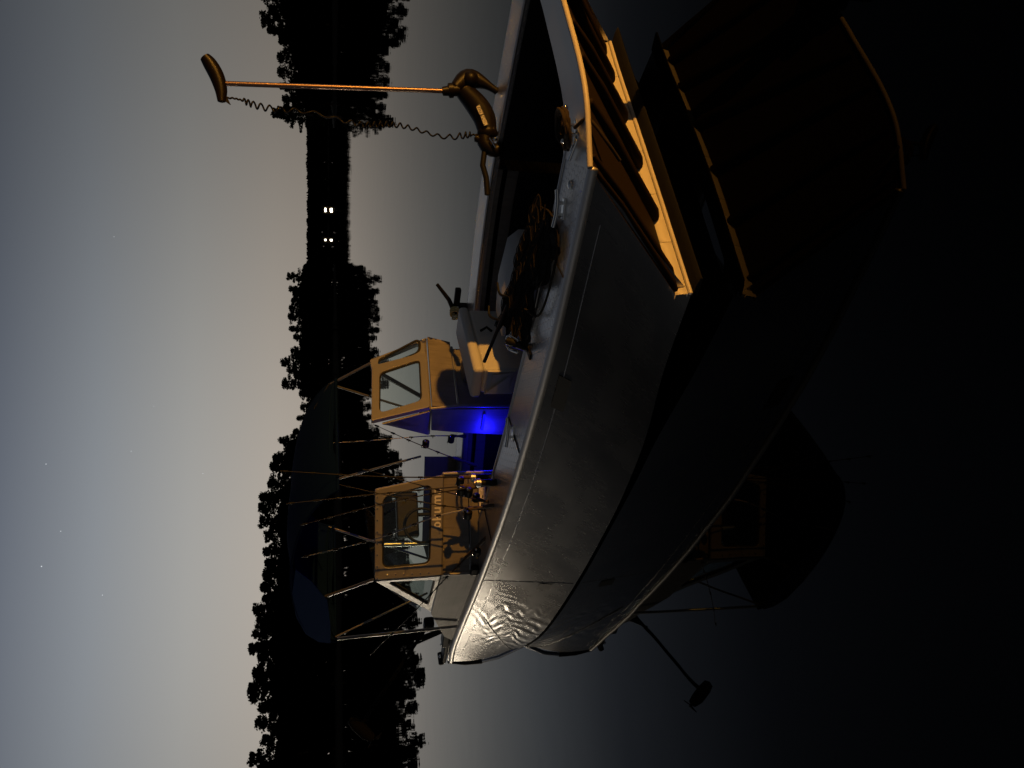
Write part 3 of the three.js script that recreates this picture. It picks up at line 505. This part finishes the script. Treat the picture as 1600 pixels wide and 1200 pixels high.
// landing net over the port gunwale
{
  const o = thing('landing_net', 'black landing net lying over the port gunwale near the stern', 'net', V(.9, .5, 1.0));
  part(o, 'handle', sweep([V(.8, .74, 1.0), V(1.02, .75, 1.05), V(1.62, .78, 1.16), V(1.95, .85, 1.2)], .014, 8), M.rod);
  part(o, 'grip', [cyl(V(.78, .74, .995), V(.92, .745, 1.03), .017)], M.bright);
  part(o, 'hook', sweep(smooth([V(1.3, .76, 1.1), V(1.34, .86, 1.16), V(1.3, .95, 1.17)], 8), .01, 6), M.black); part(o, 'hook', [sweep(smooth([V(1.52, .78, 1.14), V(1.56, .9, 1.2), V(1.52, .98, 1.2)], 8), .01, 6)], M.black);
  const hoop = smooth([V(.55, .66, 1.03), V(.47, .4, 1.04), V(.5, .16, 1.045), V(.75, .12, 1.045), V(1.1, .22, 1.05), V(1.2, .45, 1.08)], 40);
  part(o, 'hoop', sweep(hoop, .008, 6), M.net);
  const bag = Array.from({ length: 14 }, (_, j) => Array.from({ length: 30 }, (_, i) => { const a = i / 29, b = j / 13, s0 = .5 + a * (1.12 - .25 * b) + .05 * Math.sin(j * 1.9), t = .76 - b * (.56 + .1 * Math.sin(a * 7) + .05 * Math.sin(a * 19)) + a * .1; return V(s0, t, 1.03 + .1 * (1 - b) * a + .03 * vnoise(a * 9, b * 6, 64) + .012 * vnoise(a * 31, b * 17, 64)); }));
  part(o, 'net_bag', grid(bag), M.net);
  part(o, 'mesh_cord', [...bag.filter((_, j) => j % 2 === 0).map((row) => sweep(up(row, .006), .0035, 4)), ...Array.from({ length: 15 }, (_, i) => sweep(bag.map((row) => row[i * 2].clone().add(V(0, 0, .006))), .0035, 4))], M.net);
}
// downrigger on the starboard gunwale
{
  const o = thing('downrigger', 'small black downrigger with yellow cord on the starboard gunwale', 'downrigger', V(2.6, 2.62, 1.0));
  part(o, 'base', [rbox(V(2.62, 2.62, 1.05), .12, .1, .1, .02), rbox(V(2.48, 2.63, 1.12), .2, .06, .06, .015)], M.black);
  part(o, 'arm', sweep([V(2.68, 2.63, 1.12), V(2.52, 2.64, 1.2), V(2.36, 2.66, 1.33)], [.028, .018], 8), M.black);
  part(o, 'cord', sweep(Array.from({ length: 40 }, (_, i) => { const a = i * .5; return V(2.6 + .045 * Math.cos(a) + .001 * i, 2.58 - .004 * i * .3, 1.14 + .045 * Math.sin(a)); }), .009, 6), M.rope);
  part(o, 'cord_end', sweep(smooth([V(2.6, 2.57, 1.1), V(2.66, 2.57, 1.08), V(2.72, 2.57, 1.02)], 6), .009, 6), M.rope);
}
// fishing rods
function rod(label, pts, { handle = .32, reel = .28, mat = M.rod, r = .0075, guides = 6 } = {}) {
  const o = thing('fishing_rod', label, 'fishing rod', pts[0], { group: 'fishing rods on the boat' });
  const L = smooth(pts, 40), n = L.length - 1;
  part(o, 'blank', sweep(L, [r, r * .35], 7), mat);
  const k = Math.max(3, Math.round(n * handle * .6)); part(o, 'handle', sweep(L.slice(0, k), (f) => .015 + .004 * Math.sin(f * 9), 9), M.cork);
  const c = L[Math.round(n * reel * .6)].clone(), d = L[1].clone().sub(L[0]).normalize(), side = d.clone().cross(W3(0, 1, 0)); if (side.length() < .2) side.set(0, 0, 1); side.normalize(); c.addScaledVector(side, -.05);
  const R = part(o, 'reel', [cyl(c.clone().addScaledVector(side, .0).add(W3(-.03, 0, 0)), c.clone().add(W3(.03, 0, 0)), .034, .034, 14), cyl(c.clone(), c.clone().addScaledVector(side, .045), .009)], M.black);
  part(R, 'crank', [sweep([c.clone().add(W3(.03, 0, 0)), c.clone().add(W3(.05, .03, .02)), c.clone().add(W3(.07, .03, .02))], .005, 5), ball(c.clone().add(W3(-.036, .012, 0)), .012)], M.chrome);
  for (let i = 0; i < guides; i++) { const p = L[Math.round(n * (.35 + .62 * i / (guides - 1)))], g = new THREE.TorusGeometry(.012 - .001 * i, .0022, 5, 10); g.rotateX(Math.PI / 2); g.translate(p.x, p.y, p.z - .014); part(o, 'guide', [g, cyl(p.clone().addScaledVector(d, -.02), p.clone().addScaledVector(d, .02), r * 1.1, r * 1.1, 6)], M.black); }
}
rod('pale fishing rod with black guides leaning from the port gunwale across the windshield', [V(3.2, .5, 1.0), V(3.34, .54, 1.44), V(3.62, .55, 1.97), V(3.83, .56, 2.6)], { mat: M.rodPale, r: .009 });
rod('dark fishing rod slanting toward the bow from the port gunwale, large reel', [V(3.66, .56, .99), V(3.95, .58, 1.14), V(4.3, .6, 1.316), V(4.9, .62, 1.62), V(5.6, .7, 1.95)], { r: .009, handle: .5, reel: .25 });
rod('dark upright fishing rod nearest the walkway in the port rod holders', [V(3.12, .75, .95), V(3.08, .75, 1.9), V(2.98, .75, 2.75)], {});
rod('dark upright fishing rod in the middle of the port rod holders', [V(3.06, .62, .95), V(3.13, .61, 1.93), V(3.2, .6, 2.7)], {});
rod('dark upright fishing rod in the outermost port rod holder, bent toward the bow', [V(2.98, .55, .95), V(3.15, .55, 1.8), V(3.42, .56, 2.6)], {});
rod('dark fishing rod leaning inboard against the port console face', [V(3.5, .72, .97), V(3.52, .8, 1.35), V(3.5, .95, 1.9), V(3.45, 1.1, 2.45)], {});
rod('short dark fishing rod tilted toward the stern beside the port console', [V(3.35, .66, .97), V(3.25, .72, 1.4), V(3.05, .82, 2.1)], { guides: 4 });
rod('pale thin fishing rod standing in the walkway before the bow seats', [V(3.69, 1.9, 1.0), V(3.677, 1.9, 1.318), V(3.72, 1.9, 1.9), V(3.75, 1.9, 2.32)], { mat: M.rodPale, r: .007 });
rod('dark fishing rod leaning across the walkway between the two windshields', [V(3.72, 1.5, .95), V(3.6, 1.5, 1.2), V(3.4, 1.5, 1.57), V(3.16, 1.5, 1.97)], { handle: .6, reel: .95 });
{ // dark line and rag tied round the port stern cleat
  const o = thing('mooring_line', 'dark wet mooring line wound on the port stern corner cleat', 'rope', V(-.1, .32, 1.0));
  const p = []; for (let i = 0; i < 90; i++) { const a = i * .33; p.push(V(-.1 + .1 * Math.cos(a) + rr(-.012, .012), .31 + .11 * Math.sin(a) + rr(-.012, .012), 1.04 + .055 * Math.abs(Math.sin(a * .5)) + i * .0004)); }
  part(o, 'coil', sweep(smooth(p, 300), .01, 6), M.darkRope);
  part(o, 'tail', sweep(smooth([V(-.12, .28, 1.04), V(-.2, .2, 1.0), V(-.12, .12, .9), V(-.02, .1, .8)], 16), .011, 6), M.darkRope);
  part(o, 'shackle', ball(V(-.2, .36, 1.09), .017), M.chrome); part(o, 'shackle', ball(V(-.05, .25, 1.1), .014), M.chrome); part(o, 'pin', [sweep([V(-.08, .2, 1.04), V(.06, .26, 1.04)], .012, 6)], M.chrome);
}

// ---------------------------------------------------------------- the dock, its lamp and a lit boathouse, all outside the frame
{
  const d = new THREE.Group(); d.name = 'dock'; d.userData.kind = 'structure'; scene.add(d);
  const add = (n, g, m) => { const q = new THREE.Mesh(g, m); q.name = n; q.castShadow = q.receiveShadow = true; d.add(q); };
  for (let k = 0; k < 20; k++) add('plank', rbox(W3(.2 + k * .5, .76, 2.2), .48, .05, 4, .006), M.wood);
  for (const x of [.5, 4, 8]) for (const z of [.6, 3.8]) add('pile', cyl(W3(x, -1, z), W3(x, .73, z), .12), M.wood);
  const o = thing('dock_lamp', 'low sodium bollard lamp at the edge of the dock', 'lamp', W3(9.2, .79, 1.6), { world: true });
  part(o, 'post', cyl(W3(9.2, .79, 1.6), W3(9.2, .97, 1.6), .07, .06), M.wood);
  const hd = part(o, 'lamp_cap', [cyl(W3(9.2, 1.22, 1.6), W3(9.2, 1.26, 1.6), .13, .1)], M.alu);
  part(hd, 'cage_bar', [0, 2.1, 4.2].map((a) => cyl(W3(9.2 + .1 * Math.cos(a + 1.6), .96, 1.6 + .1 * Math.sin(a + 1.6)), W3(9.2 + .1 * Math.cos(a + 1.6), 1.23, 1.6 + .1 * Math.sin(a + 1.6)), .006)), M.alu);
  part(hd, 'bulb', ball(W3(...LAMP_POS), .07, .09, .07), new THREE.MeshStandardMaterial({ color: 0x000000, emissive: SODIUM, emissiveIntensity: 12 }));
  const l = new THREE.PointLight(SODIUM, 450, 0, 2); l.position.copy(W3(...LAMP_POS)).sub(o.position); l.castShadow = true; l.shadow.radius = 2.5; l.shadow.mapSize.set(1024, 1024); o.add(l); l.name = 'lamp_light';
}
{
  const c = W3(-19.6, 0, -18.2), o = thing('boathouse', 'boathouse with a lit picture window on the left bank', 'boathouse', c, { world: true });
  o.lookAt(-2.5, 0, -7.5); bases.set(o, W3(0, 0, 0));
  part(o, 'wall', rbox(W3(0, 2.5, -2.6), 6, 4.2, 4.8, .05), M.wood); part(o, 'roof', [plate([W3(-3.4, 4.5, .2), W3(3.4, 4.5, .2), W3(3.4, 6.1, -2.6), W3(-3.4, 6.1, -2.6)], .15), plate([W3(-3.4, 4.5, -5.4), W3(3.4, 4.5, -5.4), W3(3.4, 6.1, -2.6), W3(-3.4, 6.1, -2.6)], .15)], M.soil);
  for (const x of [-2.7, 2.7]) for (const z of [-.4, -4.6]) part(o, 'pile', cyl(W3(x, -1, z), W3(x, .4, z), .15), M.wood);
  const wn = part(o, 'window', rbox(W3(0, .75, -.16), 1.8, .8, .06, .01), new THREE.MeshStandardMaterial({ color: 0x111111, emissive: lin(1, .84, .62), emissiveIntensity: 6 }));
  part(wn, 'mullion', [-.3, .3].map((x) => rbox(W3(x, .75, -.11), .05, .8, .05, .005)), M.wood);
  const l = new THREE.RectAreaLight(lin(1, .84, .62), 150, 1.8, .8); l.position.set(0, .75, -.05); l.rotation.y = Math.PI; o.add(l); l.name = 'window_light';
}
renderer.render(scene, camera);
